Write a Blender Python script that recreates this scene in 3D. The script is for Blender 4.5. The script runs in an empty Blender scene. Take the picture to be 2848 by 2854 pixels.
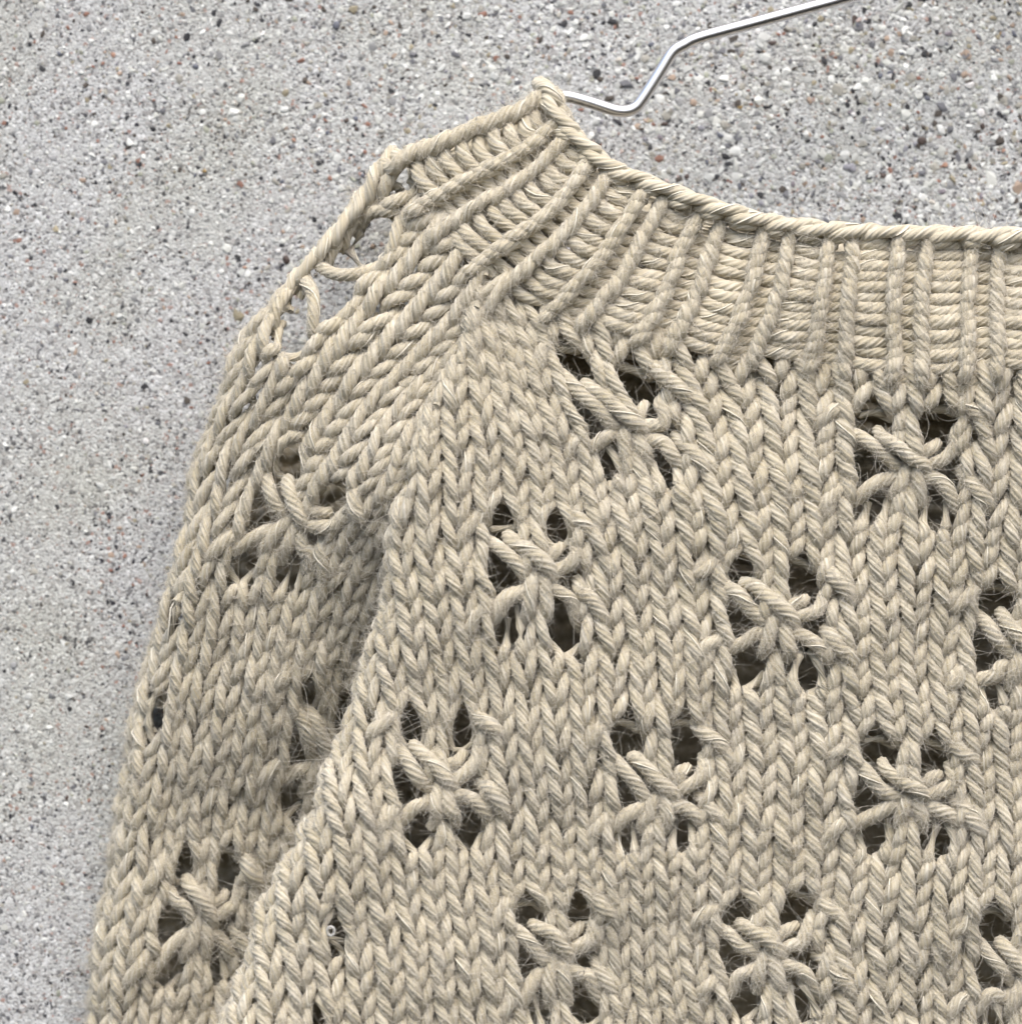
import bpy, math, random
import numpy as np

rng = np.random.default_rng(7)
random.seed(7)
SC = bpy.context.scene
COL = SC.collection
rad = math.radians

# ------------------------------------------------------------------ camera
CAM_D = 0.75            # metres from the wall
WALL_W = 0.20           # width of wall that fills the frame
CAM_Z = 1.50
cam = bpy.data.cameras.new('camera')
cam.sensor_fit = 'HORIZONTAL'
cam.sensor_width = 36.0
cam.lens = 36.0 * CAM_D / WALL_W
cam.clip_start = 0.01
cam.clip_end = 200.0
cam.dof.use_dof = True
cam.dof.focus_distance = CAM_D - 0.029
cam.dof.aperture_fstop = 11.0
cam_o = bpy.data.objects.new('camera', cam)
cam_o.location = (0, -CAM_D, CAM_Z)
cam_o.rotation_euler = (rad(90), 0, 0)
COL.objects.link(cam_o)
SC.camera = cam_o

# ------------------------------------------------------------------ light
SUN_EL, SUN_AZ = 58.0, -24.0     # azimuth measured from the camera side, minus = from the left
world = bpy.data.worlds.new('World')
SC.world = world
world.use_nodes = True
wn = world.node_tree
bg = wn.nodes['Background']
sky = wn.nodes.new('ShaderNodeTexSky')
sky.sky_type = 'NISHITA'
sky.sun_disc = False
sky.sun_elevation = rad(SUN_EL)
sky.sun_rotation = rad(180 + SUN_AZ)
sky.air_density = 1.0
sky.dust_density = 4.0
sky.ozone_density = 1.0
wn.links.new(sky.outputs[0], bg.inputs[0])
bg.inputs[1].default_value = 0.13
sun = bpy.data.lights.new('sun', 'SUN')
sun.energy = 1.5
sun.angle = rad(24)
sun.color = (1.0, 0.955, 0.90)
sun_o = bpy.data.objects.new('sun', sun)
sun_o.rotation_euler = (rad(90 - SUN_EL), 0, rad(SUN_AZ))
COL.objects.link(sun_o)
SC.view_settings.view_transform = 'Standard'
SC.view_settings.look = 'None'
SC.view_settings.exposure = 1.2
SC.view_settings.gamma = 1.0
SC.render.engine = 'CYCLES'
SC.cycles.max_bounces = 8
SC.cycles.diffuse_bounces = 5
SC.cycles_curves.shape = 'RIBBONS' if hasattr(SC, 'cycles_curves') else None

# ------------------------------------------------------------------ units
# Lengths are laid out in "dots" (one dot is about 0.07 mm, a yarn is 42 dots thick):
# x to the right, y up, z out of the wall; to_world turns them into metres.
DOT = WALL_W / 2848.0

def to_world(p):
    p = np.asarray(p, dtype=np.float64)
    d = p[..., 2] * DOT
    k = DOT * (CAM_D - d) / CAM_D
    return np.stack([(p[..., 0] - 1424) * k, -d, CAM_Z + (p[..., 1] + 1427) * k], -1)

MM = 0.001 / DOT        # dots per millimetre

# ------------------------------------------------------------------ scene helpers
def link(o, parent=None):
    COL.objects.link(o)
    if parent is not None:
        o.parent = parent
    return o

def tag(o, label=None, cat=None, group=None, kind=None):
    if label: o['label'] = label
    if cat: o['category'] = cat
    if group: o['group'] = group
    if kind: o['kind'] = kind
    return o

def mesh_from(name, verts, faces, mats, smooth=True, mat_idx=None, attrs=None):
    """verts (n,3) world, faces (m,k) int"""
    me = bpy.data.meshes.new(name)
    nv, (nf, k) = len(verts), faces.shape
    me.vertices.add(nv)
    me.vertices.foreach_set('co', np.ascontiguousarray(verts, dtype=np.float32).ravel())
    me.loops.add(nf * k)
    me.loops.foreach_set('vertex_index', np.ascontiguousarray(faces, dtype=np.int32).ravel())
    me.polygons.add(nf)
    me.polygons.foreach_set('loop_start', np.arange(0, nf * k, k, dtype=np.int32))
    me.polygons.foreach_set('use_smooth', np.full(nf, smooth, dtype=bool))
    for m in mats:
        me.materials.append(m)
    if mat_idx is not None:
        me.polygons.foreach_set('material_index', mat_idx.astype(np.int32))
    for an, (typ, arr) in (attrs or {}).items():
        a = me.attributes.new(an, typ, 'POINT')
        key = {'FLOAT_VECTOR': 'vector', 'FLOAT_COLOR': 'color', 'FLOAT': 'value'}[typ]
        a.data.foreach_set(key, np.ascontiguousarray(arr, dtype=np.float32).ravel())
    me.update(calc_edges=True)
    return me

# ------------------------------------------------------------------ materials
def new_mat(name):
    m = bpy.data.materials.new(name)
    m.use_nodes = True
    nt = m.node_tree
    return m, nt, nt.nodes['Principled BSDF']

def node(nt, typ, **kw):
    n = nt.nodes.new(typ)
    for k, v in kw.items():
        setattr(n, k, v)
    return n

def ramp(nt, stops, interp='LINEAR'):
    n = nt.nodes.new('ShaderNodeValToRGB')
    cr = n.color_ramp
    cr.interpolation = interp
    while len(cr.elements) < len(stops):
        cr.elements.new(0.5)
    for e, (p, c) in zip(cr.elements, stops):
        e.position = p
        e.color = (*c, 1)
    return n

def yarn_material():
    m, nt, b = new_mat('wool_yarn')
    at = node(nt, 'ShaderNodeAttribute', attribute_name='yarn')
    n1 = node(nt, 'ShaderNodeTexNoise')
    n1.inputs['Scale'].default_value = 1.0
    n1.inputs['Detail'].default_value = 3.0
    nt.links.new(at.outputs['Vector'], n1.inputs['Vector'])
    cr = ramp(nt, [(0.25, (0.325, 0.285, 0.195)), (0.5, (0.430, 0.388, 0.294)), (0.75, (0.55, 0.52, 0.445))])
    nt.links.new(n1.outputs[0], cr.inputs[0])
    # slow heather along the yarn
    n2 = node(nt, 'ShaderNodeTexNoise')
    n2.inputs['Scale'].default_value = 90.0
    n2.inputs['Detail'].default_value = 2.0
    tc = node(nt, 'ShaderNodeTexCoord')
    nt.links.new(tc.outputs['Object'], n2.inputs['Vector'])
    mx = node(nt, 'ShaderNodeMix', data_type='RGBA', blend_type='MULTIPLY')
    cr2 = ramp(nt, [(0.3, (0.93, 0.92, 0.88)), (0.7, (1.0, 1.0, 1.0))])
    nt.links.new(n2.outputs[0], cr2.inputs[0])
    mx.inputs[0].default_value = 1.0
    nt.links.new(cr.outputs[0], mx.inputs[6])
    nt.links.new(cr2.outputs[0], mx.inputs[7])
    nt.links.new(mx.outputs[2], b.inputs['Base Color'])
    b.inputs['Roughness'].default_value = 0.85
    b.inputs['Specular IOR Level'].default_value = 0.25
    b.inputs['Sheen Weight'].default_value = 0.25
    b.inputs['Sheen Roughness'].default_value = 0.6
    bp = node(nt, 'ShaderNodeBump')
    bp.inputs['Strength'].default_value = 0.6
    bp.inputs['Distance'].default_value = 0.00025
    nt.links.new(n1.outputs[0], bp.inputs['Height'])
    nt.links.new(bp.outputs[0], b.inputs['Normal'])
    return m

def simple_mat(name, col, rough=0.6, metal=0.0, spec=0.5):
    m, nt, b = new_mat(name)
    b.inputs['Base Color'].default_value = (*col, 1)
    b.inputs['Roughness'].default_value = rough
    b.inputs['Metallic'].default_value = metal
    b.inputs['Specular IOR Level'].default_value = spec
    return m

M_YARN = yarn_material()
M_SILK = simple_mat('silk_thread', (0.62, 0.585, 0.485), 0.42, 0, 0.5)
def fuzz_material():
    m, nt, b = new_mat('wool_fuzz')
    b.inputs['Base Color'].default_value = (0.60, 0.57, 0.50, 1)
    b.inputs['Roughness'].default_value = 0.6
    tr = node(nt, 'ShaderNodeBsdfTranslucent')
    tr.inputs[0].default_value = (0.60, 0.56, 0.48, 1)
    mx = node(nt, 'ShaderNodeMixShader')
    mx.inputs[0].default_value = 0.35
    nt.links.new(b.outputs[0], mx.inputs[1])
    nt.links.new(tr.outputs[0], mx.inputs[2])
    nt.links.new(mx.outputs[0], nt.nodes['Material Output'].inputs[0])
    return m
M_FUZZ = fuzz_material()

def steel_material():
    m, nt, b = new_mat('polished_steel')
    b.inputs['Metallic'].default_value = 1.0
    b.inputs['Base Color'].default_value = (0.82, 0.82, 0.84, 1)
    n = node(nt, 'ShaderNodeTexNoise')
    n.inputs['Scale'].default_value = 900
    cr = ramp(nt, [(0.35, (0.24,) * 3), (0.7, (0.40,) * 3)])
    nt.links.new(n.outputs[0], cr.inputs[0])
    nt.links.new(cr.outputs[0], b.inputs['Roughness'])
    return m
M_STEEL = steel_material()

def concrete_material():
    m, nt, b = new_mat('concrete')
    tc = node(nt, 'ShaderNodeTexCoord')
    def vor(scale, stops, rnd=1.0):
        v = node(nt, 'ShaderNodeTexVoronoi', feature='F1')
        v.inputs['Scale'].default_value = scale
        v.inputs['Randomness'].default_value = rnd
        nt.links.new(tc.outputs['Object'], v.inputs['Vector'])
        sep = node(nt, 'ShaderNodeSeparateColor')
        nt.links.new(v.outputs['Color'], sep.inputs[0])
        cr = ramp(nt, stops, 'CONSTANT')
        nt.links.new(sep.outputs[0], cr.inputs[0])
        return v, sep, cr
    fine_stops = [(0.0, (0.03, 0.03, 0.036)), (0.055, (0.14, 0.14, 0.14)), (0.14, (0.28, 0.275, 0.265)), (0.30, (0.365, 0.37, 0.36)),
                  (0.58, (0.43, 0.44, 0.435)), (0.84, (0.55, 0.56, 0.555)), (0.975, (0.28, 0.18, 0.15))]
    v1, s1, c1 = vor(2600, fine_stops)
    v2, s2, c2 = vor(1500, fine_stops)
    # mix of two grain sizes
    mx = node(nt, 'ShaderNodeMix', data_type='RGBA')
    lt = node(nt, 'ShaderNodeMath', operation='GREATER_THAN')
    nt.links.new(s2.outputs[1], lt.inputs[0])
    lt.inputs[1].default_value = 0.55
    nt.links.new(lt.outputs[0], mx.inputs[0])
    nt.links.new(c1.outputs[0], mx.inputs[6])
    nt.links.new(c2.outputs[0], mx.inputs[7])
    # cement skin covers the grains in patches, more to the left
    n = node(nt, 'ShaderNodeTexNoise')
    n.inputs['Scale'].default_value = 60
    n.inputs['Detail'].default_value = 8
    n.inputs['Roughness'].default_value = 0.7
    nt.links.new(tc.outputs['Object'], n.inputs['Vector'])
    cm = ramp(nt, [(0.42, (0.0,) * 3), (0.68, (0.55,) * 3)])
    nt.links.new(n.outputs[0], cm.inputs[0])
    mx2 = node(nt, 'ShaderNodeMix', data_type='RGBA')
    nt.links.new(cm.outputs[0], mx2.inputs[0])
    nt.links.new(mx.outputs[2], mx2.inputs[6])
    mx2.inputs[7].default_value = (0.425, 0.431, 0.420, 1)
    # broad weathering stains (faint green algae)
    n3 = node(nt, 'ShaderNodeTexNoise')
    n3.inputs['Scale'].default_value = 28
    n3.inputs['Detail'].default_value = 5
    nt.links.new(tc.outputs['Object'], n3.inputs['Vector'])
    cs = ramp(nt, [(0.45, (1, 1, 1.0)), (0.72, (0.90, 0.90, 0.83))])
    nt.links.new(n3.outputs[0], cs.inputs[0])
    mu = node(nt, 'ShaderNodeMix', data_type='RGBA', blend_type='MULTIPLY')
    mu.inputs[0].default_value = 1.0
    nt.links.new(mx2.outputs[2], mu.inputs[6])
    nt.links.new(cs.outputs[0], mu.inputs[7])
    nt.links.new(mu.outputs[2], b.inputs['Base Color'])
    b.inputs['Roughness'].default_value = 0.9
    b.inputs['Specular IOR Level'].default_value = 0.2
    ad = node(nt, 'ShaderNodeMath', operation='ADD')
    nt.links.new(v1.outputs['Distance'], ad.inputs[0])
    nt.links.new(v2.outputs['Distance'], ad.inputs[1])
    iv = node(nt, 'ShaderNodeMath', operation='MULTIPLY')
    nt.links.new(ad.outputs[0], iv.inputs[0])
    iv.inputs[1].default_value = -1.0
    bp = node(nt, 'ShaderNodeBump')
    bp.inputs['Strength'].default_value = 0.7
    bp.inputs['Distance'].default_value = 0.0002
    nt.links.new(iv.outputs[0], bp.inputs['Height'])
    nt.links.new(bp.outputs[0], b.inputs['Normal'])
    return m
M_CONC = concrete_material()

def grain_material():
    m, nt, b = new_mat('sand_grain')
    at = node(nt, 'ShaderNodeAttribute', attribute_name='stone')
    nt.links.new(at.outputs['Color'], b.inputs['Base Color'])
    b.inputs['Roughness'].default_value = 0.75
    b.inputs['Specular IOR Level'].default_value = 0.3
    return m
M_GRAIN = grain_material()

def stone_mat(name, c):
    m, nt, b = new_mat(name)
    tc = node(nt, 'ShaderNodeTexCoord')
    n = node(nt, 'ShaderNodeTexNoise')
    n.inputs['Scale'].default_value = 1.6
    n.inputs['Detail'].default_value = 5
    nt.links.new(tc.outputs['Object'], n.inputs['Vector'])
    cr = ramp(nt, [(0.3, tuple(x * 0.55 for x in c)), (0.7, tuple(min(1, x * 0.95) for x in c))])
    nt.links.new(n.outputs[0], cr.inputs[0])
    nt.links.new(cr.outputs[0], b.inputs['Base Color'])
    b.inputs['Roughness'].default_value = 0.6
    return m
STONES = {
    'white': (0.74, 0.73, 0.71), 'cream': (0.62, 0.58, 0.51), 'grey': (0.30, 0.30, 0.33), 'slate': (0.13, 0.14, 0.17),
    'black': (0.035, 0.035, 0.04), 'brown': (0.085, 0.06, 0.05), 'red': (0.27, 0.125, 0.09), 'orange': (0.44, 0.26, 0.18), 'ochre': (0.36, 0.25, 0.10),
    'mauve': (0.24, 0.215, 0.235), 'pink': (0.56, 0.45, 0.41),
}
M_STONE = {k: stone_mat(k + '_stone', v) for k, v in STONES.items()}

# ------------------------------------------------------------------ smooth maps (thin plate splines)
class Spline:
    def __init__(self, ctrl, su, sv, lam=1e-3):
        c = np.array(ctrl, float)
        self.q = c[:, :2] * [su, sv]
        self.s = np.array([su, sv])
        val = c[:, 2:5].copy()
        val[:, 1] *= -1
        val[:, 2] *= MM
        n = len(c)
        K = self.phi(np.linalg.norm(self.q[:, None] - self.q[None], axis=-1)) + lam * np.eye(n)
        P = np.concatenate([np.ones((n, 1)), self.q], 1)
        A = np.zeros((n + 3, n + 3))
        A[:n, :n] = K
        A[:n, n:] = P
        A[n:, :n] = P.T
        self.w = np.linalg.solve(A, np.concatenate([val, np.zeros((3, 3))]))

    @staticmethod
    def phi(r):
        return np.where(r > 1e-9, r * r * np.log(np.maximum(r, 1e-9)), 0.0)

    def __call__(self, u, v):
        sh = np.shape(u)
        q = np.stack([np.ravel(u), np.ravel(v)], -1) * self.s
        r = self.phi(np.linalg.norm(q[:, None] - self.q[None], axis=-1))
        out = r @ self.w[:-3] + self.w[-3] + q @ self.w[-2:]
        return out.reshape(*sh, 3)

# body front: u counts wales (columns of stitches), v counts rows
BODY = Spline([
    (0, 24, 2526, 1300, 31), (-8, 24, 1743, 1182, 33), (-4, 16, 2157, 1728, 34), (-12, 16, 1490, 1600, 38), (4, 16, 2844, 1817, 29),
    (-16, 8, 1226, 2186, 40), (-8, 8, 1830, 2216, 37), (0, 8, 2533, 2216, 32), (-4, 0, 2130, 2660, 35), (-12, 0, 1550, 2670, 39),
    (4, 0, 2840, 2730, 29), (-20, 0, 960, 2700, 43),
    (0, 28.3, 2518, 1050, 30), (4, 28.3, 2935, 1065, 30), (-4, 28.3, 2105, 1010, 30), (-6, 28.3, 1860, 955, 30),
    (-8, 28.3, 1640, 905, 30), (-10, 28.3, 1465, 850, 30), (-12, 28.3, 1360, 805, 30), (8, 28.3, 3350, 1075, 30),
    (8, 24, 3320, 1320, 25), (8, 16, 3250, 1810, 24), (8, 8, 3230, 2240, 24), (8, 0, 3190, 2740, 24),
    (-14, 26, 1285, 960, 34), (-15, 24, 1225, 1090, 35), (-16, 20, 1155, 1350, 37), (-17, 16, 1085, 1620, 38),
    (-18.3, 12, 1035, 1880, 39), (-19.7, 8, 930, 2160, 42), (-23, 0, 705, 2690, 44), (-24.6, -4, 560, 2980, 44),
    (0, -5, 2540, 2990, 32), (-12, -5, 1575, 3010, 39), (8, -5, 3180, 3020, 24), (-20, -5, 990, 3030, 44),
], 1.0, 0.64, 0.02)
# sleeve
SLEEVE = Spline([
    (0, 28.5, 1290, 825, 30), (0, 24, 1085, 1040, 29), (0, 20, 925, 1250, 28), (0, 16, 812, 1447, 25), (0, 8, 655, 2000, 17),
    (0, 0, 554, 2555, 11), (0, -6, 500, 2960, 9),
    (-4, 28.5, 1095, 480, 22), (-4, 24, 862, 722, 22), (-4, 20, 690, 985, 23), (-4, 16, 520, 1340, 20), (-4, 8, 385, 2050, 14),
    (-4, 0, 265, 2620, 10), (-4, -6, 220, 3000, 9),
    (2, 24.5, 1200, 1090, 32), (2, 20, 1055, 1345, 33), (4, 18, 1115, 1490, 30), (4, 16, 1040, 1598, 27), (4, 8, 886, 2112, 14),
    (4, 0, 800, 2640, 7), (4, -6, 760, 3000, 6), (6, 8, 1000, 2140, 9), (6, 0, 920, 2690, 5), (-2, 28.5, 1205, 620, 26),
], 1.0, 0.64, 0.02)
# neckband: k counts ribs, r counts rows from the yoke up to the bound-off edge
TOPS = {3: (3150, 718), 2: (2945, 715), 1: (2740, 712), 0: (2540, 708), -1: (2338, 703), -2: (2159, 682), -3: (1972, 635), -4: (1815, 555), -5: (1668, 478), -6: (1565, 372), -7: (1500, 238)}
BOTS = {3: (3150, 1020), 2: (2945, 1015), 1: (2737, 1008), 0: (2528, 1020), -1: (2307, 1000), -2: (2071, 970), -3: (1835, 930), -4: (1595, 869), -5: (1385, 765), -6: (1220, 600), -7: (1100, 416)}
DT = {-7: 20, -6: 24, -5: 26, -4: 27}
DB = {-7: 22, -6: 27, -5: 30, -4: 31}
RROWS = 10
rc = []
for k in TOPS:
    t, b_ = TOPS[k], BOTS[k]
    rc.append((k, RROWS, t[0], t[1], DT.get(k, 27)))
    rc.append((k, 0, b_[0], b_[1], DB.get(k, 31)))
    bow = -10 if -6 <= k <= -2 else 0
    rc.append((k, RROWS / 2, (t[0] + b_[0]) / 2 - bow * .6, (t[1] + b_[1]) / 2 - bow, (DT.get(k, 27) + DB.get(k, 31)) / 2 + 1))
RIB = Spline(rc, 2.0, 0.4, 0.005)

RIDGE = np.array([(1345, 780), (1275, 950), (1215, 1100), (1150, 1300), (1095, 1500), (1065, 1700), (1020, 1900), (950, 2100), (860, 2300),
                  (770, 2500), (690, 2700), (620, 2854), (540, 3020), (440, 3250)], float)
OUTER = np.array([(1100, 360), (1005, 555), (885, 690), (740, 862), (655, 1010), (560, 1330), (455, 1750), (382, 2050), (342, 2250), (312, 2500),
                  (260, 2854), (235, 3000), (200, 3250)], float)
FOLD = np.array([(1000, 437), (1085, 404), (1250, 344), (1400, 294), (1548, 240), (1700, 182)], float)

def edge_table(sp, line, lo, hi, axis, vs):
    """for every row value, the wale value at which the sheet meets the given outline"""
    us = np.linspace(lo, hi, 241)
    out = []
    for v in vs:
        p = sp(us, np.full_like(us, v))
        x, y = p[:, 0], -p[:, 1]
        f = (x - np.interp(y, line[:, 1], line[:, 0])) if axis == 'x' else (y - np.interp(x, line[:, 0], line[:, 1]))
        i = np.where((f[:-1] < 0) & (f[1:] >= 0))[0]
        out.append(us[i[-1]] + (us[i[-1] + 1] - us[i[-1]]) * (-f[i[-1]]) / (f[i[-1] + 1] - f[i[-1]]) if len(i) else np.nan)
    out = np.array(out)
    ok = ~np.isnan(out)
    return np.interp(vs, vs[ok], out[ok])

VS = np.linspace(-9, 31, 161)
BODY_EDGE = edge_table(BODY, RIDGE, -27, -9, 'x', VS)
SL_EDGE = edge_table(SLEEVE, OUTER, -8, 1, 'x', VS)
SL_RIGHT = edge_table(SLEEVE, RIDGE, -4, 9, 'x', VS)
RS = np.linspace(-3, 13, 65)
RIB_EDGE = edge_table(RIB, FOLD, -8.2, -5.5, 'y', RS)

def wobble(p):
    x, y = p[..., 0], p[..., 1]
    o = p.copy()
    o[..., 0] += 5 * np.sin(x * .011 + y * .007 + 1.3) + 4 * np.sin(y * .019 - x * .004)
    o[..., 1] += 5 * np.sin(x * .009 - y * .012 + .4) + 3 * np.sin(x * .023 + 2.0)
    o[..., 2] += 9 * np.sin(x * .0074 + y * .0051) + 6 * np.sin(y * .0133 - x * .0061 + .7)
    return o

def rolled(e, rho):
    """distance from an edge -> distance along the sheet after it rolls back, and how far it drops (both in wales)"""
    th = np.clip((rho - e) / rho, 0, 2.6)
    lat = np.where(e < rho, rho - rho * np.sin(th), e)
    return lat, rho * (1 - np.cos(th))

def sheet_body(u, v):
    ed = np.interp(v, VS, BODY_EDGE)
    f = np.clip((21 - v) / 12, 0.06, 1)
    lat, drop = rolled(u - ed, 1.1)
    p = BODY(ed + lat, v)
    p[..., 2] -= drop * 105 * f
    return wobble(p)

def sheet_sleeve(u, v):
    ed = np.interp(v, VS, SL_EDGE)
    rho = 1.3
    lat, drop = rolled(u - ed, rho)
    p = SLEEVE(ed + lat, v)
    p[..., 2] -= drop * 85
    return wobble(p)

def sheet_rib(u, v):
    ed = np.interp(v, RS, RIB_EDGE)
    lat, drop = rolled(u - ed, 0.28)
    p = RIB(ed + lat, v)
    p[..., 2] -= drop * 170
    return wobble(p)

def normals(fn, u, v, eu=0.05, ev=0.08):
    a = fn(u + eu, v) - fn(u - eu, v)
    b = fn(u, v + ev) - fn(u, v - ev)
    n = np.cross(a, b)
    return n / (np.linalg.norm(n, axis=-1, keepdims=True) + 1e-9)

# ------------------------------------------------------------------ lace
BODY_LACE = [(-8, 24), (0, 24), (8, 24), (-12, 16), (-4, 16), (4, 16), (-16, 8), (-8, 8), (0, 8), (8, 8), (-12, 0), (-4, 0), (4, 0)]
SLEEVE_LACE = [(-4, 24), (0, 16), (4, 8), (0, 0)]
HOLES = [(-1.0, 2.0), (.95, 1.95), (-1.14, 0.05), (1.16, 0.05), (-.96, -1.95), (1.02, -1.95)]

def lace_holes(flowers):
    g = np.random.default_rng(3)
    out = []
    for fu, fv in flowers:
        for du, dv in HOLES:
            out.append((fu + du + g.normal(0, .06), fv + dv + g.normal(0, .10), .47 * g.uniform(.85, 1.15), .80 * g.uniform(.85, 1.15)))
    return np.array(out)

def warp(u, v, holes):
    for hu, hv, ru, rv in holes:
        a, b = (u - hu) / ru, (v - hv) / rv
        r = np.sqrt(a * a + b * b) + 1e-6
        push = np.where(r < 3.2, 0.85 * np.exp(-(r / 1.25) ** 2), 0)
        k = (r + push) / r
        k = np.minimum(k, 6)
        u, v = hu + a * k * ru, hv + b * k * rv
    return u, v

# ------------------------------------------------------------------ yarn
def spline_sample(kn, m):
    """kn (S,K,3) knots -> (S,m,3) Catmull-Rom"""
    S, K, _ = kn.shape
    ext = np.concatenate([2 * kn[:, :1] - kn[:, 1:2], kn, 2 * kn[:, -1:] - kn[:, -2:-1]], 1)
    t = np.linspace(0, K - 1 - 1e-6, m)
    i = t.astype(int)
    f = (t - i)[None, :, None]
    p0, p1, p2, p3 = ext[:, i], ext[:, i + 1], ext[:, i + 2], ext[:, i + 3]
    return 0.5 * (2 * p1 + (p2 - p0) * f + (2 * p0 - 5 * p1 + 4 * p2 - p3) * f ** 2 + (3 * p1 - p0 - 3 * p2 + p3) * f ** 3)

LOBES, PER = 7, 4
NV = LOBES * PER
TWIST = 2 * math.pi / 150.0
FUZZ_SRC = []       # (points, normals, radius) of everything hairy

class YarnBatch:
    """paths in dots (S,M,3) with sheet normals, radii (S,M); turned into plied tubes"""
    def __init__(self, P, Nn, R, silk=0.25, fuzz=True, Z=None):
        S, M, _ = P.shape
        T = np.gradient(P, axis=1)
        ds = np.linalg.norm(T, axis=-1)
        T = T / (ds[..., None] + 1e-9)
        N = Nn - (Nn * T).sum(-1, keepdims=True) * T
        N /= np.linalg.norm(N, axis=-1, keepdims=True) + 1e-9
        B = np.cross(T, N)
        s = np.cumsum(ds, 1) + rng.uniform(0, 400, (S, 1))
        ph = -TWIST * s
        j = np.arange(NV) * 2 * math.pi / NV
        prof = 0.86 + 0.155 * np.abs(np.cos(LOBES * j / 2)) ** 0.8
        prof = prof * (1 + 0.05 * np.sin(j + 1))
        ang = ph[..., None] + j
        rr = R[..., None] * prof
        V = P[:, :, None] + rr[..., None] * (np.cos(ang)[..., None] * N[:, :, None] + np.sin(ang)[..., None] * B[:, :, None])
        self.V = V
        rs = rng.uniform(0, 100, (S, 1, 1))
        c3 = 2.6
        a = np.broadcast_to(s[..., None] * 0.012 + rs, (S, M, NV))
        self.A = np.stack([a, np.broadcast_to(c3 * np.cos(j) + rs, (S, M, NV)), np.broadcast_to(c3 * np.sin(j), (S, M, NV))], -1)
        self.S, self.M = S, M
        ring = np.arange(NV)
        i0 = (np.arange(M - 1)[:, None] * NV + ring[None]).ravel()
        i1 = (np.arange(M - 1)[:, None] * NV + (ring + 1)[None] % NV).ravel()
        self.F = np.stack([i0, i1, i1 + NV, i0 + NV], -1)
        # a glossy strand plied along with the wool, showing here and there
        self.silk = {}
        for q in range(S):
            if rng.random() < silk:
                ln = int(rng.integers(6, 13))
                st = int(rng.integers(1, max(2, M - ln - 1)))
                sl = slice(st, min(M, st + ln))
                off = rng.uniform(-1.0, 1.0)
                aa = off + (ph[q, sl] - ph[q, sl].mean()) * rng.uniform(0.5, 1.0)
                c = P[q, sl] + (R[q, sl] * 1.05)[:, None] * (np.cos(aa)[:, None] * N[q, sl] + np.sin(aa)[:, None] * B[q, sl])
                m2 = len(c)
                taper = 2.8 * np.sin(np.linspace(0.25, math.pi - 0.25, m2)) ** 0.5
                b4 = np.arange(4) * math.pi / 2
                vv = c[:, None] + taper[:, None, None] * (np.cos(b4)[None, :, None] * N[q, sl][:, None] + np.sin(b4)[None, :, None] * B[q, sl][:, None])
                r4 = np.arange(4)
                f0 = (np.arange(m2 - 1)[:, None] * 4 + r4[None]).ravel()
                f1 = (np.arange(m2 - 1)[:, None] * 4 + (r4 + 1)[None] % 4).ravel()
                self.silk[q] = (vv.reshape(-1, 3), np.stack([f0, f1, f1 + 4, f0 + 4], -1))
        if fuzz:
            vis = ((Z if Z is not None else np.zeros((S, M))) > 0.0).reshape(-1)
            FUZZ_SRC.append(tuple(a.reshape(-1, 3)[vis] for a in (P, N, B, T)) + (R.reshape(-1)[vis],))

    def build(self, name, idx, parent):
        """one mesh object from the paths listed in idx"""
        idx = np.asarray(idx)
        n = len(idx)
        per = self.M * NV
        verts = [self.V[idx].reshape(-1, 3)]
        att = [self.A[idx].reshape(-1, 3)]
        faces = [(self.F[None] + (np.arange(n) * per)[:, None, None]).reshape(-1, 4)]
        mi = [np.zeros(len(faces[0]))]
        base = n * per
        for q in idx:
            if q in self.silk:
                vv, ff = self.silk[q]
                verts.append(vv); att.append(np.zeros((len(vv), 3)))
                faces.append(ff + base); mi.append(np.ones(len(ff)))
                base += len(vv)
        me = mesh_from(name, to_world(np.concatenate(verts)), np.concatenate(faces), [M_YARN, M_SILK], True, np.concatenate(mi),
                       {'yarn': ('FLOAT_VECTOR', np.concatenate(att))})
        return link(bpy.data.objects.new(name, me), parent)

YR = 17.7
LEFT = [(-0.50, 1.03, -1.5), (-0.27, 1.10, -1.4), (-0.09, 0.93, -0.8), (-0.155, 0.50, 0.16), (-0.258, 0.04, 0.66), (-0.362, -0.37, 0.52),
        (-0.395, -0.66, -0.5), (-0.24, -0.90, -1.4), (0.0, -0.96, -1.6)]
RIGHT = [(0.24, -0.93, -1.4), (0.395, -0.74, -0.45), (0.368, -0.42, 0.68), (0.262, 0.02, 0.88), (0.165, 0.50, 0.40), (0.09, 0.96, -0.65), (0.27, 1.10, -1.4), (0.50, 1.03, -1.5)]
KNIT = np.array(LEFT + RIGHT)
KW = np.array([0, .3, 1, 1, 1, 1, 1, .8, .6, .8, 1, 1, 1, 1, 1, .3, 0])
KR = np.array([.76, .76, .76, 1.0, 1.10, 1.02, .80, .76, .76, .78, .90, 1.10, 1.16, 1.06, .84, .76, .76])

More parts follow.
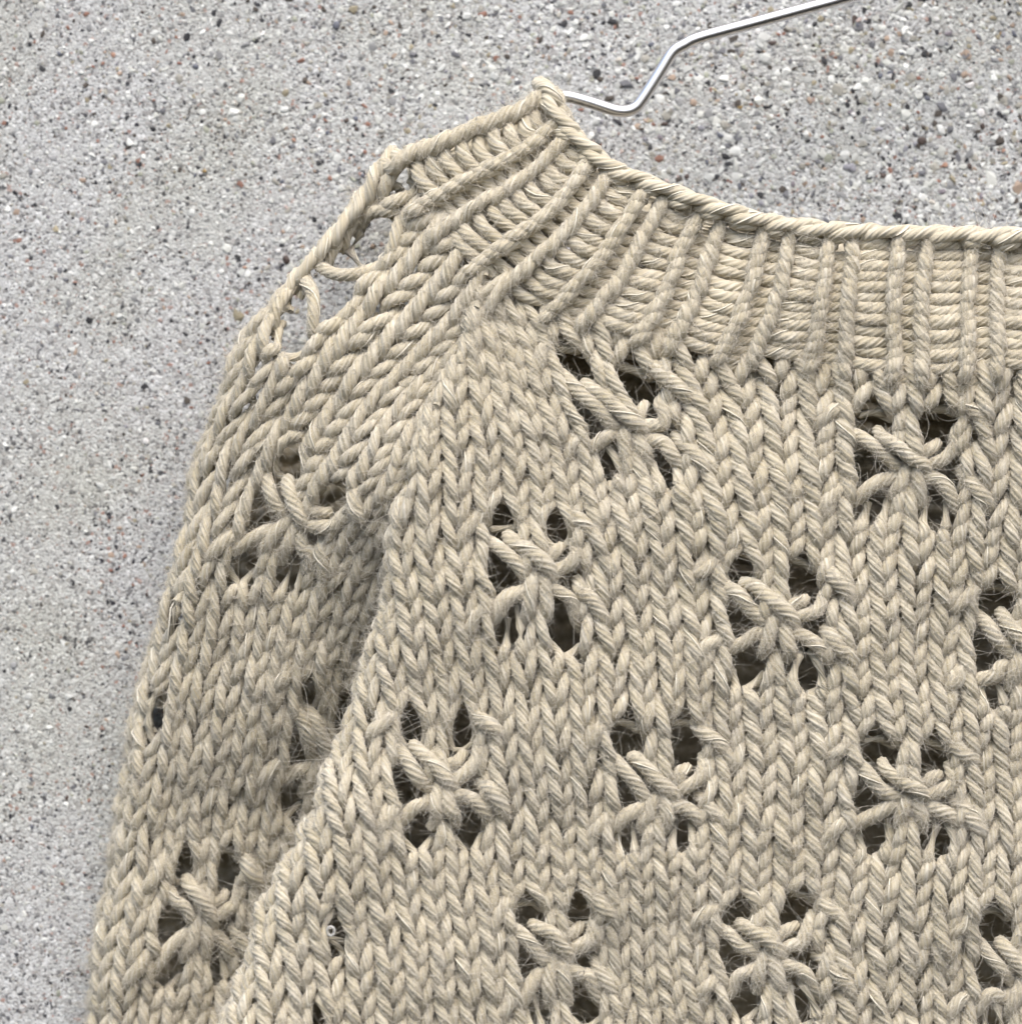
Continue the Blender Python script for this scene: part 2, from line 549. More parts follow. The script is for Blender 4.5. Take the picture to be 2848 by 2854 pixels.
def knit_panel(fn, cells, holes, flowers=(), m=25):
    """cells: list of (u, v, left_open, right_open)"""
    c = np.array([(a, b) for a, b, _, _ in cells], float)
    S = len(c)
    kn = np.repeat(KNIT[None], S, 0)
    for q, (_, _, lo, ro) in enumerate(cells):
        if lo: kn[q, 0] = (-0.20, 0.62, -1.5); kn[q, 1] = (-0.27, 0.92, -1.1)
        if ro: kn[q, -1] = (0.20, 0.62, -1.5); kn[q, -2] = (0.27, 0.92, -1.1)
    w = KW[None, :, None]
    wales = {u_: rng.uniform(-.42, .42) for u_ in sorted(set(c[:, 0]))}
    c[:, 1] += [wales[u_] for u_ in c[:, 0]]
    kn = kn + w * rng.normal(0, 1, (S, 1, 3)) * [0.028, 0.075, 0.12]
    # each leg its own small lean and bulge
    side = np.where(np.arange(17) < 8, 0, 1)
    kn = kn + w * (rng.normal(0, 1, (S, 2, 3)) * [0.028, 0.065, 0.16])[:, side]
    kn[:, :, 1] += (w[..., 0] * rng.normal(0, .05, (S, 1))) * np.sign(np.arange(17) - 8)[None] * 0.6
    pr = spline_sample(kn, m)
    u = c[:, None, 0] + pr[..., 0]
    v = c[:, None, 1] + pr[..., 1]
    if holes is not None and len(holes):
        u, v = warp(u, v, holes)
        for fu, fv in flowers:                       # the decreases draw the neighbouring wales in
            a, b = u - fu, v - fv
            g = np.exp(-((np.abs(a) - 1.55) / .55) ** 2) * np.exp(-(b / 2.9) ** 4) * (np.abs(a) > .9)
            u = u - .20 * np.sign(a) * g
    base = fn(u, v)
    nn = normals(fn, u, v)
    P = base + nn * (pr[..., 2] * YR)[..., None]
    R = np.interp(np.linspace(0, 16, m), np.arange(17), KR)[None] * YR * rng.normal(1, .05, (S, 1))
    pitch = np.linalg.norm(fn(c[:, 0] + .5, c[:, 1]) - fn(c[:, 0] - .5, c[:, 1]), axis=-1)
    R = R * np.clip(pitch / 92, 0.82, 1.08)[:, None]
    return P, nn, R, pr[..., 2]

STAR = [
    ([(-1.75, 1.52, -1.3), (-1.48, 1.34, .0), (-1.10, .88, .7), (-.74, .38, .75), (-.42, .0, .2), (-.15, -.25, -.8)], 1.0),
    ([(-.85, 1.60, -1.1), (-.64, 1.36, .5), (-.20, .86, 1.2), (.20, .40, 1.3), (.48, .04, .7), (.58, -.38, -.7)], 1.06),
    ([(1.56, 1.90, -1.3), (1.50, 1.50, -.1), (1.38, .92, .5), (1.10, .50, .6), (.72, .22, .4), (.4, .0, -.7)], 1.0),
    ([(.98, 1.30, -1.2), (.74, 1.02, -.1), (.46, .72, .2), (.2, .46, -.7)], .9),
    ([(-1.72, -1.95, -1.3), (-1.42, -1.66, .0), (-.98, -1.12, .5), (-.56, -.76, .4), (-.2, -.5, -.7)], 1.0),
    ([(1.72, -1.80, -1.3), (1.50, -1.42, .0), (1.25, -.94, .55), (.95, -.66, .5), (.6, -.56, .3), (.3, -.5, -.7)], 1.0),
    ([(.02, .10, -.6), (-.08, -.30, .6), (-.20, -.88, .85), (-.32, -1.40, .5), (-.35, -1.80, -.7)], .98),
    ([(.20, .02, -.6), (.26, -.40, .6), (.31, -.94, .85), (.40, -1.42, .5), (.40, -1.80, -.7)], .98),
]
SLANT = [
    ([(1.42, 3.15, -1.1), (1.60, 2.86, .35), (1.93, 2.42, .95), (2.26, 1.98, .6), (2.38, 1.6, -1.0)], 1.08),
    ([(1.50, -.02, -1.1), (1.68, -.32, .35), (1.98, -.80, .95), (2.28, -1.28, .6), (2.38, -1.66, -1.0)], 1.08),
    ([(-1.55, 2.9, -1.1), (-1.74, 2.62, .35), (-2.03, 2.18, .85), (-2.32, 1.74, .5), (-2.42, 1.4, -1.0)], .98),
    ([(-1.58, -.92, -1.1), (-1.78, -1.2, .35), (-2.08, -1.66, .85), (-2.38, -2.12, .5), (-2.48, -2.48, -1.0)], .98),
]

def strands(fn, center, defs, m=20):
    out, nr, rr, zz = [], [], [], []
    wob = rng.uniform(.92, 1.05, 2)
    for kn, th in defs:
        k = np.array(kn, float)[None]
        k = k * [wob[0], wob[1], 1] + rng.normal(0, 1, k.shape) * [.045, .07, .10]
        pr = spline_sample(k, m)
        u, v = center[0] + pr[..., 0], center[1] + pr[..., 1]
        nn = normals(fn, u, v)
        out.append(fn(u, v) + nn * (pr[..., 2] * YR)[..., None])
        nr.append(nn)
        prof = 0.84 + 0.2 * np.sin(np.linspace(0.1, math.pi - .1, m))
        rr.append((prof * th * 1.15 * YR * rng.normal(1, .06))[None])
        zz.append(pr[..., 2])
    return np.concatenate(out), np.concatenate(nr), np.concatenate(rr), np.concatenate(zz)

# ------------------------------------------------------------------ WALL
wall_pts = to_world(np.array([(-4200, 3300, 0), (7000, 3300, 0), (7000, -6200, 0), (-4200, -6200, 0)], float))
x0, x1, z0, z1 = wall_pts[0][0], wall_pts[1][0], wall_pts[2][2], wall_pts[0][2]
vb = np.array([(x, y, z) for y in (0.0, 0.12) for x in (x0, x1) for z in (z0, z1)])
fb = np.array([(0, 2, 3, 1), (4, 5, 7, 6), (0, 1, 5, 4), (2, 6, 7, 3), (0, 4, 6, 2), (1, 3, 7, 5)])
wall = link(bpy.data.objects.new('concrete_wall', mesh_from('concrete_wall', vb, fb, [M_CONC], False)))
tag(wall, 'pale grey concrete wall speckled with sand and tiny stones behind the sweater', 'wall')

phi_ = (1 + 5 ** .5) / 2
ICO_V = np.array([(-1, phi_, 0), (1, phi_, 0), (-1, -phi_, 0), (1, -phi_, 0), (0, -1, phi_), (0, 1, phi_), (0, -1, -phi_), (0, 1, -phi_),
                  (phi_, 0, -1), (phi_, 0, 1), (-phi_, 0, -1), (-phi_, 0, 1)]) / math.sqrt(1 + phi_ ** 2)
ICO_F = np.array([(0, 11, 5), (0, 5, 1), (0, 1, 7), (0, 7, 10), (0, 10, 11), (1, 5, 9), (5, 11, 4), (11, 10, 2), (10, 7, 6), (7, 1, 8), (3, 9, 4), (3, 4, 2),
                  (3, 2, 6), (3, 6, 8), (3, 8, 9), (4, 9, 5), (2, 4, 11), (6, 2, 10), (8, 6, 7), (9, 8, 1)])

def behind_sweater(x, y, inset=70):
    """True for wall spots well hidden behind the knitted fabric"""
    left = np.interp(y, OUTER[:, 1], OUTER[:, 0]) + inset
    top = np.interp(x, [1085, 1548, 1600, 1700, 1990, 2300, 2848, 3400], [400, 240, 350, 480, 590, 640, 655, 660]) + inset
    shoulder = (y < 960) & (x < 1180)
    return (x > left) & (y > top) & (y > 400) & ~shoulder

def grains(n):
    x = rng.uniform(-350, 3200, n)
    y = rng.uniform(-350, 3200, n)
    # coarser, more exposed sand to the upper right
    keep = ~behind_sweater(x, y) & (rng.random(n) < np.clip(0.50 + 0.45 * (x - y * 0.5 + 200) / 2200, 0.35, 1.0))
    x, y = x[keep], y[keep]
    n = len(x)
    coarse = np.clip((x - 0.4 * y + 300) / 2200, 0, 1)
    r = np.exp(rng.normal(1.5, .38, n)) * (0.85 + 0.40 * coarse)
    r = np.clip(r, 2.4, 15)
    sc = rng.uniform(.55, 1.4, (n, 3)) * r[:, None]
    sc[:, 2] *= 0.34
    V = ICO_V[None] * np.clip(1 + rng.normal(0, .26, (n, 12, 1)), .5, 1.6) * sc[:, None]
    a = rng.uniform(0, 2 * math.pi, n)
    ca, sa = np.cos(a)[:, None], np.sin(a)[:, None]
    X = V[..., 0] * ca - V[..., 1] * sa
    Y = V[..., 0] * sa + V[..., 1] * ca
    V = np.stack([X + x[:, None], Y - y[:, None], V[..., 2] + (0.02 * r)[:, None]], -1)
    pal = np.array([(.82, .82, .81), (.67, .67, .645), (.59, .595, .59), (.44, .42, .38), (.32, .32, .33), (.20, .20, .22), (.05, .05, .055), (.10, .085, .075),
                    (.33, .18, .14), (.46, .35, .28), (.40, .35, .25), (.42, .43, .36)])
    pr = np.array([.20, .19, .17, .13, .09, .06, .055, .035, .02, .025, .02, .03])
    ci = rng.choice(len(pal), n, p=pr / pr.sum())
    c = pal[ci] * rng.uniform(.56, .80, (n, 1)) * [.98, 1.0, .965]
    C = np.ones((n, 12, 4))
    C[..., :3] = c[:, None]
    F = (ICO_F[None] + (np.arange(n) * 12)[:, None, None]).reshape(-1, 3)
    me = mesh_from('sand_grains', to_world(V.reshape(-1, 3)), F, [M_GRAIN], False, None, {'stone': ('FLOAT_COLOR', C.reshape(-1, 4))})
    o = link(bpy.data.objects.new('sand_grains', me), wall)
    o['kind'] = 'stuff'
    return o
grains(60000)

def pebble_mesh(seed, mat):
    g = np.random.default_rng(seed)
    # once-subdivided icosahedron, lumpy
    vs, fs, mid = [tuple(v) for v in ICO_V], [], {}
    def md(a, b):
        k = (min(a, b), max(a, b))
        if k not in mid:
            p = np.array(vs[a]) + np.array(vs[b])
            vs.append(tuple(p / np.linalg.norm(p)))
            mid[k] = len(vs) - 1
        return mid[k]
    for a, b, c in ICO_F:
        ab, bc, ca = md(a, b), md(b, c), md(c, a)
        fs += [(a, ab, ca), (b, bc, ab), (c, ca, bc), (ab, bc, ca)]
    V = np.array(vs)
    dirs = g.normal(0, 1, (7, 3)) * [1, .35, 1]
    dirs /= np.linalg.norm(dirs, axis=1, keepdims=True)
    cut = g.uniform(.42, .8, 7)
    for d, c in zip(dirs, cut):       # flattened facets
        h = V @ d
        V = V - np.maximum(h - c, 0)[:, None] * d
    return mesh_from('pebble', V, np.array(fs), [M_STONE[mat]], False)

PEB = {(m_, s_): pebble_mesh(s_ * 13 + i_, m_) for i_, m_ in enumerate(STONES) for s_ in range(3)}

def pebble(px, py, w, h, ang, mat, label=None, z=None):
    me = PEB[(mat, random.randrange(3))]
    o = bpy.data.objects.new('pebble', me)
    c = to_world((px, -py, (z if z is not None else 0.05 * min(w, h))))
    o.location = c
    th = min(w, h) * .17
    o.scale = (w * .5 * DOT, th * DOT, h * .5 * DOT)
    o.rotation_euler = (0, rad(ang), 0)
    link(o, wall)
    if label: o['label'] = label
    return o

for a in [
    (2571, 388, 30, 34, 10, 'brown', 'dark brown pebble at the upper right of the wall'), (2700, 236, 38, 26, -25, 'white', 'large flat white oval pebble'),
    (2736, 315, 32, 32, 30, 'white'), (2826, 92, 26, 16, 40, 'slate'), (2371, 467, 30, 34, 60, 'grey'), (2796, 420, 16, 15, 0, 'orange'),
    (2737, 350, 18, 26, 20, 'brown'), (2643, 92, 24, 18, -15, 'mauve'), (2382, 45, 16, 22, 10, 'brown'), (2389, 68, 15, 17, 0, 'slate'), (2561, 217, 15, 18, 10, 'red'),
    (2480, 290, 17, 13, 10, 'ochre'), (2459, 487, 24, 20, 40, 'brown'), (2452, 211, 20, 19, 30, 'slate'), (2523, 129, 18, 14, 0, 'white'), (2514, 148, 15, 16, 0, 'slate'),
    (938, 70, 26, 30, -40, 'slate', 'angular slate chip near the top of the wall'), (1722, 340, 36, 18, 28, 'black', 'black chip just under the hanger bend'), (2150, 118, 34, 16, 5, 'brown'),
    (2378, 55, 14, 34, 5, 'brown'), (2005, 375, 26, 18, 15, 'slate'), (1956, 356, 26, 18, 10, 'grey'), (2447, 360, 28, 18, 0, 'grey'),
    (1940, 207, 15, 15, 0, 'slate'), (1926, 210, 13, 13, 0, 'red'), (2062, 298, 26, 14, -10, 'ochre'), (1850, 345, 26, 18, -20, 'brown'),
    (796, 722, 28, 30, 30, 'brown', 'dark brown pebble left of the shoulder'), (775, 700, 20, 18, 0, 'white'), (2460, 490, 20, 20, 0, 'brown'), (2625, 535, 26, 24, 20, 'mauve'),
    (2735, 548, 18, 26, -20, 'mauve'), (2360, 465, 26, 22, 30, 'grey'), (2060, 520, 13, 22, 5, 'slate'), (1970, 452, 14, 18, 10, 'slate'), (1912, 492, 18, 22, 0, 'brown'),
    (570, 475, 18, 16, 0, 'ochre'), (545, 185, 22, 18, -30, 'slate'), (540, 155, 16, 13, 0, 'black'), (500, 175, 16, 12, 0, 'red'), (260, 185, 14, 10, 30, 'red'), (316, 150, 15, 22, -10, 'orange'),
    (83, 122, 16, 20, 25, 'black'), (165, 148, 15, 16, 0, 'slate'), (230, 82, 17, 9, 0, 'black'), (396, 33, 12, 11, 0, 'brown'), (500, 105, 10, 14, 0, 'white'),
    (990, 330, 20, 16, 0, 'slate'), (963, 335, 22, 16, 0, 'brown'), (890, 360, 13, 13, 0, 'red'), (560, 955, 12, 12, 0, 'red'), (494, 1250, 13, 13, 20, 'red'), (475, 1400, 15, 16, 0, 'white'),
    (409, 1230, 24, 24, 0, 'white'), (310, 1590, 14, 14, 0, 'red'), (345, 1745, 14, 14, 0, 'red'), (240, 2025, 13, 14, -20, 'brown'), (240, 2440, 16, 10, -30, 'black'), (88, 2305, 12, 20, 0, 'slate'),
    (174, 2465, 15, 12, 20, 'red'), (38, 2345, 11, 14, 0, 'red'), (185, 2225, 13, 22, 0, 'brown'), (276, 2240, 10, 11, 0, 'black'), (86, 2172, 11, 11, 0, 'slate'),
]:
    pebble(*a)
NP = 0
while NP < 235:
    x, y = rng.uniform(-40, 2890), rng.uniform(-40, 2890)
    if behind_sweater(np.array(x), np.array(y), 20) or rng.random() > np.clip(0.3 + (x - .5 * y) / 2000, .25, 1):
        continue
    w = rng.uniform(11, 22) * (0.75 + .3 * np.clip((x - .4 * y) / 2000, 0, 1))
    m_ = rng.choice(list(STONES), p=[.26, .16, .16, .12, .08, .06, .04, .03, .01, .04, .04])
    pebble(x, y, w, w * rng.uniform(.6, 1.0), rng.uniform(0, 180), m_)
    NP += 1

# ------------------------------------------------------------------ HANGER
def tube(name, pts, r, mat, parent=None, sides=14, sub=10):
    k = np.array(pts, float)[None]
    P = spline_sample(k, (len(pts) - 1) * sub + 1)[0]
    W = to_world(P)
    T = np.gradient(W, axis=0)
    T /= np.linalg.norm(T, axis=1, keepdims=True)
    up = np.array([0.0, -1.0, 0.0])
    N = up - (T @ up)[:, None] * T
    N /= np.linalg.norm(N, axis=1, keepdims=True)
    B = np.cross(T, N)
    a = np.arange(sides) * 2 * math.pi / sides
    V = W[:, None] + r * (np.cos(a)[None, :, None] * N[:, None] + np.sin(a)[None, :, None] * B[:, None])
    m = len(W)
    i0 = (np.arange(m - 1)[:, None] * sides + np.arange(sides)[None]).ravel()
    i1 = (np.arange(m - 1)[:, None] * sides + (np.arange(sides)[None] + 1) % sides).ravel()
    me = mesh_from(name, V.reshape(-1, 3), np.stack([i0, i1, i1 + sides, i0 + sides], -1), [mat])
    return link(bpy.data.objects.new(name, me), parent)

wd = 17 * MM
wire = [(2900, 752), (2530, 752), (2200, 756), (1960, 742), (1700, 715), (1460, 692), (1270, 678), (1150, 630), (1095, 575), (1074, 520), (1078, 470), (1112, 450), (1200, 415),
        (1330, 362), (1450, 312), (1530, 274), (1575, 267), (1640, 283), (1692, 300), (1722, 308), (1750, 308), (1772, 298), (1790, 276), (1815, 238), (1845, 190),
        (1866, 156), (1882, 138), (1905, 125), (1950, 104), (2100, 63), (2250, 22), (2345, -4), (2560, -64), (2680, -105), (2765, -180), (2790, -300), (2800, -380), (2870, -500), (2960, -560), (3060, -540), (3110, -450)]
wire = [(x, -y + (32 if i > 27 else 0) * 0, wd) for i, (x, y) in enumerate(wire)]
hanger = tube('wire_hanger', wire, 0.00120, M_STEEL)
tag(hanger, 'shiny bent steel wire hanger coming out of the sweater neck', 'hanger')

# ------------------------------------------------------------------ SWEATER
sweater = link(bpy.data.objects.new('sweater', None))
sweater.location = to_world((1800, -1800, 30 * MM))
sweater.empty_display_size = 0.02
bpy.context.view_layer.update()
tag(sweater, 'chunky beige lace knit sweater hanging by its shoulder against the wall', 'sweater')
INV = sweater.matrix_world.inverted()

def part(name, kids=False):
    o = link(bpy.data.objects.new(name, None), sweater)
    o.matrix_parent_inverse = INV
    return o

def adopt(o):
    """keep world placement under the sweater"""
    o.matrix_parent_inverse = INV
    return o

def removed_set(flowers):
    out = set()
    for fu, fv in flowers:
        for dv in (-2, -1, 0, 1, 2):
            out.add((fu - 1, fv + dv)); out.add((fu + 1, fv + dv))
        out.add((fu, fv)); out.add((fu, fv - 1))
    return out

# the motif on the shoulder edge and the half closed one at the lower left show only a few strands
PANELS = {}
SPECIAL = {('sleeve', (-4, 24)): ([
    ([(1.56, 1.90, -1.3), (1.50, 1.50, -.1), (1.34, .92, .5), (1.0, .50, .6), (.5, .22, .4), (.0, .06, .1), (-.45, .0, -.6)], 1.0),
    ([(1.72, -1.80, -1.3), (1.46, -1.42, .0), (1.15, -.98, .55), (.8, -.76, .5), (.35, -.62, .3), (-.1, -.5, .1), (-.5, -.4, -.6)], 1.0)], [])}

def panel(name, fn, cand, flowers):
    pan = PANELS[name] = part(name)
    rm = removed_set(flowers)
    have = {c for c in cand if c not in rm}
    cells = [(u, v, (u - 1, v) not in have, (u + 1, v) not in have) for u, v in sorted(have)]
    holes = lace_holes(flowers)
    if name == 'sleeve':
        holes = np.concatenate([holes, [(-3.2, 8.4, .34, .75), (-3.4, 11.6, .28, .55), (-2.95, 26.0, .5, .9), (-2.8, 24.0, .5, .85), (-2.95, 22.0, .5, .9)]])
    else:
        holes = np.concatenate([holes, [(-20.2, 1.3, .40, .75), (-20.9, -1.9, .30, .5)]])
    P, nn, R, Z = knit_panel(fn, cells, holes, flowers)
    yb = YarnBatch(P, nn, R, Z=Z)
    cols = {}
    for q, c in enumerate(cells):
        cols.setdefault(c[0], []).append(q)
    for u in sorted(cols):
        yb.build('stitch_column', cols[u], pan)
    for f in flowers:
        ok = SPECIAL.get((name, f), (STAR, SLANT))[0]
        P, nn, R, Z = strands(fn, f, ok)
        yb2 = YarnBatch(P, nn, R, silk=.35, Z=Z)
        yb2.build('lace_flower', np.arange(len(ok)), pan)
        sl = SPECIAL.get((name, f), (STAR, SLANT))[1]
        if not sl:
            continue
        P, nn, R, Z = strands(fn, f, sl)
        yb3 = YarnBatch(P, nn, R, silk=.4, Z=Z)
        for q in range(len(sl)):
            yb3.build('slanted_stitch', [q], pan)

body_cells = []
for v in range(-5, 29):
    ed = np.interp(v, VS, BODY_EDGE)
    for u in range(-27, 10):
        if u - ed > -0.75:
            body_cells.append((u, v))
panel('front_panel', sheet_body, body_cells, BODY_LACE)

sleeve_cells = []
for v in range(-5, 30):
    e0, e1 = np.interp(v, VS, SL_EDGE), np.interp(v, VS, SL_RIGHT)
    for u in range(-8, 9):
        if not (v > 28 and u < -1) and not (v > 27 and u < -4) and u - e0 > -1.4 and u < e1 + (1.4 if v < 22 else 0.9):
            sleeve_cells.append((u, v))
panel('sleeve', sheet_sleeve, sleeve_cells, SLEEVE_LACE)

# neckband: ribs (knit columns) and the purl ladders between them
RIBK = np.array([(-.13, 1.0, -1.0), (-.165, .85, -.2), (-.175, .45, .75), (-.19, 0, 1.0), (-.215, -.45, .7), (-.20, -.8, -.3), (-.12, -1.0, -1.0), (0, -1.05, -1.1)])
RIBK = np.concatenate([RIBK, RIBK[-2::-1] * [-1, 1, 1]])
BAR = np.array([(.13, 1.0, -1.0), (.22, 1.06, -.9), (.31, .98, -.3), (.42, .82, .05), (.54, .80, .1), (.66, .95, -.25), (.77, 1.06, -.9), (.87, 1.0, -1.0)])
RYR = 19.0

def rib_paths(cells, knots, m, jit):
    c = np.array(cells, float)
    S = len(c)
    kn = np.repeat(knots[None], S, 0)
    w = np.ones(len(knots)); w[[0, -1]] = 0; w[[1, -2]] = .5
    kn = kn + w[None, :, None] * (rng.normal(0, 1, (S, 1, 3)) * jit)
    kn = kn + w[None, :, None] * (rng.normal(0, .4, kn.shape) * jit)
    pr = spline_sample(kn, m)
    u, v = c[:, None, 0] + pr[..., 0], c[:, None, 1] + pr[..., 1]
    nn = normals(sheet_rib, u, v, .03, .1)
    P = sheet_rib(u, v) + nn * (pr[..., 2] * RYR)[..., None]
    return P, nn, pr[..., 2]

band = part('neckband')
rk = list(range(-7, 4))
fold_cells = [(-7, r) for r in range(0, RROWS + 1)]
cells = [(k, r) for k in rk[1:] for r in range(-1, RROWS + (1 if k < -2 else 2))]
P, nn, Z = rib_paths(cells, RIBK, 24, [.012, .06, .12])
R = np.full(P.shape[:2], RYR) * rng.normal(1, .05, (len(P), 1))
yb = YarnBatch(P, nn, R, Z=Z)
for k in rk[1:]:
    yb.build('rib', [q for q, c in enumerate(cells) if c[0] == k], band)
fc = fold_cells
P, nn, Z = rib_paths(fc, RIBK[7:], 14, [.012, .06, .12])       # the rib on the shoulder fold shows one leg only
yb = YarnBatch(P, nn, np.full(P.shape[:2], RYR * 1.08), Z=Z)
yb.build('rib', np.arange(len(fc)), band)
cells = fold_cells + cells
P, nn, Z = rib_paths(cells, BAR, 16, [.02, .10, .12])
R = np.full(P.shape[:2], RYR * 1.02) * rng.normal(1, .07, (len(P), 1))
R *= (0.82 + .2 * np.sin(np.linspace(0, math.pi, 16)))[None]
yb = YarnBatch(P, nn, R, silk=.25, Z=Z)
for k in rk:
    yb.build('purl_ladder', [q for q, c in enumerate(cells) if c[0] == k], band)

# bound-off edge: a chain of slanting loops along the neckline
EDGE = np.array([(1500, 226, 17), (1530, 256, 22), (1556, 318, 24), (1616, 396, 26), (1696, 466, 27), (1764, 494, 27.5), (1880, 538, 28), (2050, 597, 28), (2200, 630, 28), (2400, 648, 28),
                 (2640, 655, 28), (2848, 660, 28), (3200, 664, 28)], float)
def chain(line, pitch, defs, radius):
    ek = np.array(line, float) * [1, -1, MM]
    ep = spline_sample(ek[None], 400)[0]
    es = np.concatenate([[0], np.cumsum(np.linalg.norm(np.diff(ep, axis=0), axis=1))])
    edge_at = lambda s: np.stack([np.interp(s, es, ep[:, i]) for i in range(3)], -1)
    paths, nrm, rr = [], [], []
    n = int(es[-1] / pitch) - 1
    for q in range(n):
        for kn, th in defs:
            k = np.array(kn, float)
            k = k + rng.normal(0, 1, k.shape) * [.04, 2.0, 1.5]
            pr = spline_sample(k[None], 18)[0]
            s = (q + .6 + pr[:, 0]) * pitch
            base = edge_at(np.clip(s, 0, es[-1]))
            t = edge_at(np.clip(s + 6, 0, es[-1])) - edge_at(np.clip(s - 6, 0, es[-1]))
            t /= np.linalg.norm(t, axis=1, keepdims=True) + 1e-9
            out = np.array([0, 0, 1.0])
            side = np.cross(np.broadcast_to(out, t.shape), t)
            paths.append(base + side * pr[:, 1:2] + out * pr[:, 2:3])
            nrm.append(np.broadcast_to(out, base.shape))
            rr.append(np.full(18, radius * th) * (0.86 + .18 * np.sin(np.linspace(.1, math.pi - .1, 18))))
    return np.array(paths), np.array(nrm), np.array(rr)

P, nn, R = chain(EDGE, 92, [
    ([(-.75, -16, -26), (-.5, -10, 4), (-.1, -3, 14), (.35, 6, 12), (.7, 12, -4), (.85, 12, -28)], 1.05),
    ([(-.6, 10, -34), (-.35, 12, -24), (0, 10, -16), (.4, 4, -22), (.65, 0, -34)], 1.0),
    ([(-.5, -30, -24), (-.35, -24, 0), (-.1, -18, 4), (.15, -8, -14)], .9)], 16.0)
yb = YarnBatch(P, nn, R, silk=.3)
FUZZ_SRC.extend([FUZZ_SRC[-1]] * 2)
yb.build('bound_off_edge', np.arange(len(P)), band)

# the strand that bounds the open holes on the shoulder edge of the sleeve
P, nn, R = chain([(1100, 424, 19), (1070, 452, 20), (1040, 505, 21), (1006, 566, 21), (950, 634, 21), (892, 704, 21), (815, 790, 20), (752, 872, 19), (700, 950, 18), (662, 1030, 16)], 74, [
    ([(-.75, -12, -20), (-.45, -8, 2), (0, 0, 12), (.45, 8, 4), (.75, 12, -20)], 1.05),
    ([(-.7, 12, -26), (-.4, 8, -10), (0, -2, -8), (.4, -8, -12), (.7, -12, -26)], .95)], 15.8)
yb = YarnBatch(P, nn, R, silk=.3)
yb.build('edge_strand', np.arange(len(P)), PANELS['sleeve'])

# backs of the body and of the sleeve, seen through the lace holes
def back_sheet(name, outline, y0, depth, nx=150):
    pts = np.array(outline, float)
    ys = np.arange(y0, 3150, 11.0)
    grid = []
    for y in ys:
        xs = []
        for (xa, ya), (xb, yb_) in zip(pts, np.roll(pts, -1, 0)):
            if (ya <= y) != (yb_ <= y):
                xs.append(xa + (xb - xa) * (y - ya) / (yb_ - ya))
        a, b = min(xs), max(xs)
        w = np.linspace(0, 1, nx)
        u = a + (b - a) * (w ** 1.5)
        grid.append(np.stack([u, np.full(nx, -y), depth(u, y, a) + 12 * np.sin(u * .012 + y * .008) + 22 * np.abs(np.sin(y * math.pi / 56 + .5 * np.sin(u * 2 * math.pi / 92))) * (0.75 + .25 * np.cos(u * 2 * math.pi / 46))], -1))
    G = np.array(grid)
    i = (np.arange(len(ys) - 1)[:, None] * nx + np.arange(nx - 1)[None]).ravel()
    F = np.stack([i, i + nx, i + nx + 1, i + 1], -1)
    A = np.stack([G[..., 0] * .05, G[..., 1] * .05, G[..., 2] * 0], -1).reshape(-1, 3)
    me = mesh_from(name, to_world(G.reshape(-1, 3)), F, [M_YARN], True, None, {'yarn': ('FLOAT_VECTOR', A)})
    o = adopt(link(bpy.data.objects.new(name, me), sweater))
    s_ = o.modifiers.new('thickness', 'SOLIDIFY'); s_.thickness = 0.0015
    return o

def body_depth(u, y, a):
    d = np.interp(y, [290, 500, 700, 900, 1400], [12, 12, 14, 13, 3]) * MM + u * 0
    side = np.interp(y, [900, 1500, 2600], [20, 30, 36]) * MM
    if y > 830:
        d = d + (side - d) * np.clip(1 - (u - a) / 130, 0, 1) ** 0.6      # the side of the body turns forward to its front
    d = np.maximum(d, 24 * MM * np.clip((u - 3200) / 90, 0, 1))  # unseen right edge bent forward, added to keep light out of the inside
    return np.maximum(d, 35 * MM * np.clip((y - 3040) / 90, 0, 1))  # bottom edge below the frame likewise closed so the interior stays dark

left_side = [(x + 62, y) for x, y in RIDGE[::-1] if 900 < y < 3100]
back_sheet('back_panel', [(1530, 280), (1575, 380), (1680, 485), (1850, 548), (2050, 612), (2300, 650), (2600, 668), (3330, 675), (3330, 3160), (560, 3160)] + left_side + [(1230, 830), (1170, 620), (1125, 440)], 290, body_depth)
back_sheet('sleeve_back', [(1330, 880), (1400, 1000), (1330, 1300), (1230, 1700), (1120, 2100), (960, 2500), (800, 2854), (700, 3160), (330, 3160), (390, 2500), (440, 2150),
                           (520, 1800), (620, 1400), (720, 1120), (900, 960), (1120, 860)], 900, lambda u, y, a: 1.6 * MM + u * 0)

# a tiny clear plastic loop (end of a tag fastener) poking out between the stitches
def clear_plastic():
    m, nt, b = new_mat('clear_plastic')
    b.inputs['Base Color'].default_value = (0.93, 0.93, 0.90, 1)
    b.inputs['Roughness'].default_value = 0.08
    b.inputs['Transmission Weight'].default_value = 0.7
    return m
lc = np.array([922, -2596, 47 * MM])
a = np.linspace(0, 2 * math.pi, 17)
lp = [tuple(lc + [10 * math.cos(t), 12 * math.sin(t), 3 * math.sin(t)]) for t in a]
adopt(tube('plastic_loop', lp, 0.00026, clear_plastic(), sweater, 8, 2))

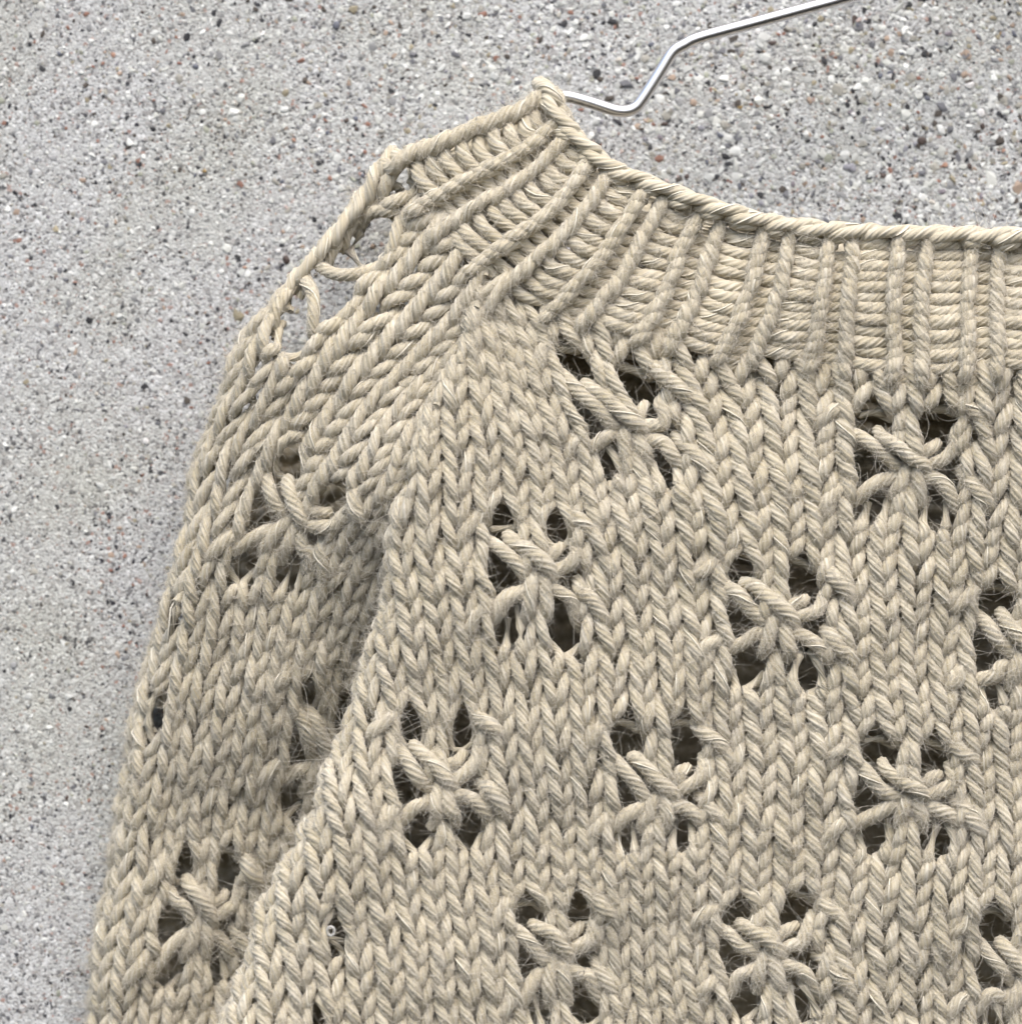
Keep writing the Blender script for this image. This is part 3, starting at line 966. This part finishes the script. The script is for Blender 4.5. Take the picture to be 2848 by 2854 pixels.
# ------------------------------------------------------------------ FUZZ
def fuzz(name, n, length, npt, radius, curl, spread):
    Pn = np.concatenate([a[0] for a in FUZZ_SRC]); Nn = np.concatenate([a[1] for a in FUZZ_SRC]); Bn = np.concatenate([a[2] for a in FUZZ_SRC])
    Tn = np.concatenate([a[3] for a in FUZZ_SRC]); Rn = np.concatenate([a[4] for a in FUZZ_SRC])
    ok = np.where((Pn[:, 0] > -100) & (Pn[:, 0] < 2950) & (Pn[:, 1] > -2960))[0]
    i = rng.choice(ok, n)
    a = rng.normal(0, spread, n)
    d0 = np.cos(a)[:, None] * Nn[i] + np.sin(a)[:, None] * Bn[i]
    t0 = Tn[i] * rng.choice([-1, 1], n)[:, None]
    L = np.exp(rng.normal(math.log(length), .45, n))
    p = Pn[i] + d0 * (Rn[i] * .92)[:, None]
    lift = rng.uniform(.12, 1.0, n)[:, None]
    d = t0 * (1 - lift * .6) + d0 * lift * .8 + rng.normal(0, .25, (n, 3))
    d /= np.linalg.norm(d, axis=1, keepdims=True)
    bend = rng.normal(0, curl, (n, 3))
    out = [p]
    st = (L / (npt - 1))[:, None]
    for q in range(npt - 1):
        d = d + bend / (npt - 1) + rng.normal(0, curl * .35, (n, 3)) / (npt - 1)
        d /= np.linalg.norm(d, axis=1, keepdims=True)
        p = p + d * st
        out.append(p)
    W = to_world(np.stack(out, 1)).reshape(-1, 3)
    cu = bpy.data.hair_curves.new(name)
    cu.add_curves([npt] * n)
    cu.attributes['position'].data.foreach_set('vector', W.astype(np.float32).ravel())
    ra = cu.attributes.get('radius') or cu.attributes.new('radius', 'FLOAT', 'POINT')
    prof = np.linspace(1, .45, npt)
    ra.data.foreach_set('value', np.tile(prof * radius * DOT, n).astype(np.float32))
    cu.materials.append(M_FUZZ)
    o = adopt(link(bpy.data.objects.new(name, cu), sweater))
    o['kind'] = 'stuff'
    return o
fuzz('wool_fuzz', 90000, 24, 5, 0.40, 1.7, 0.75)
fuzz('nap', 140000, 10, 3, 0.48, 0.9, 0.8)
fuzz('stray_fibres', 8000, 80, 10, 0.40, 2.6, 0.8)
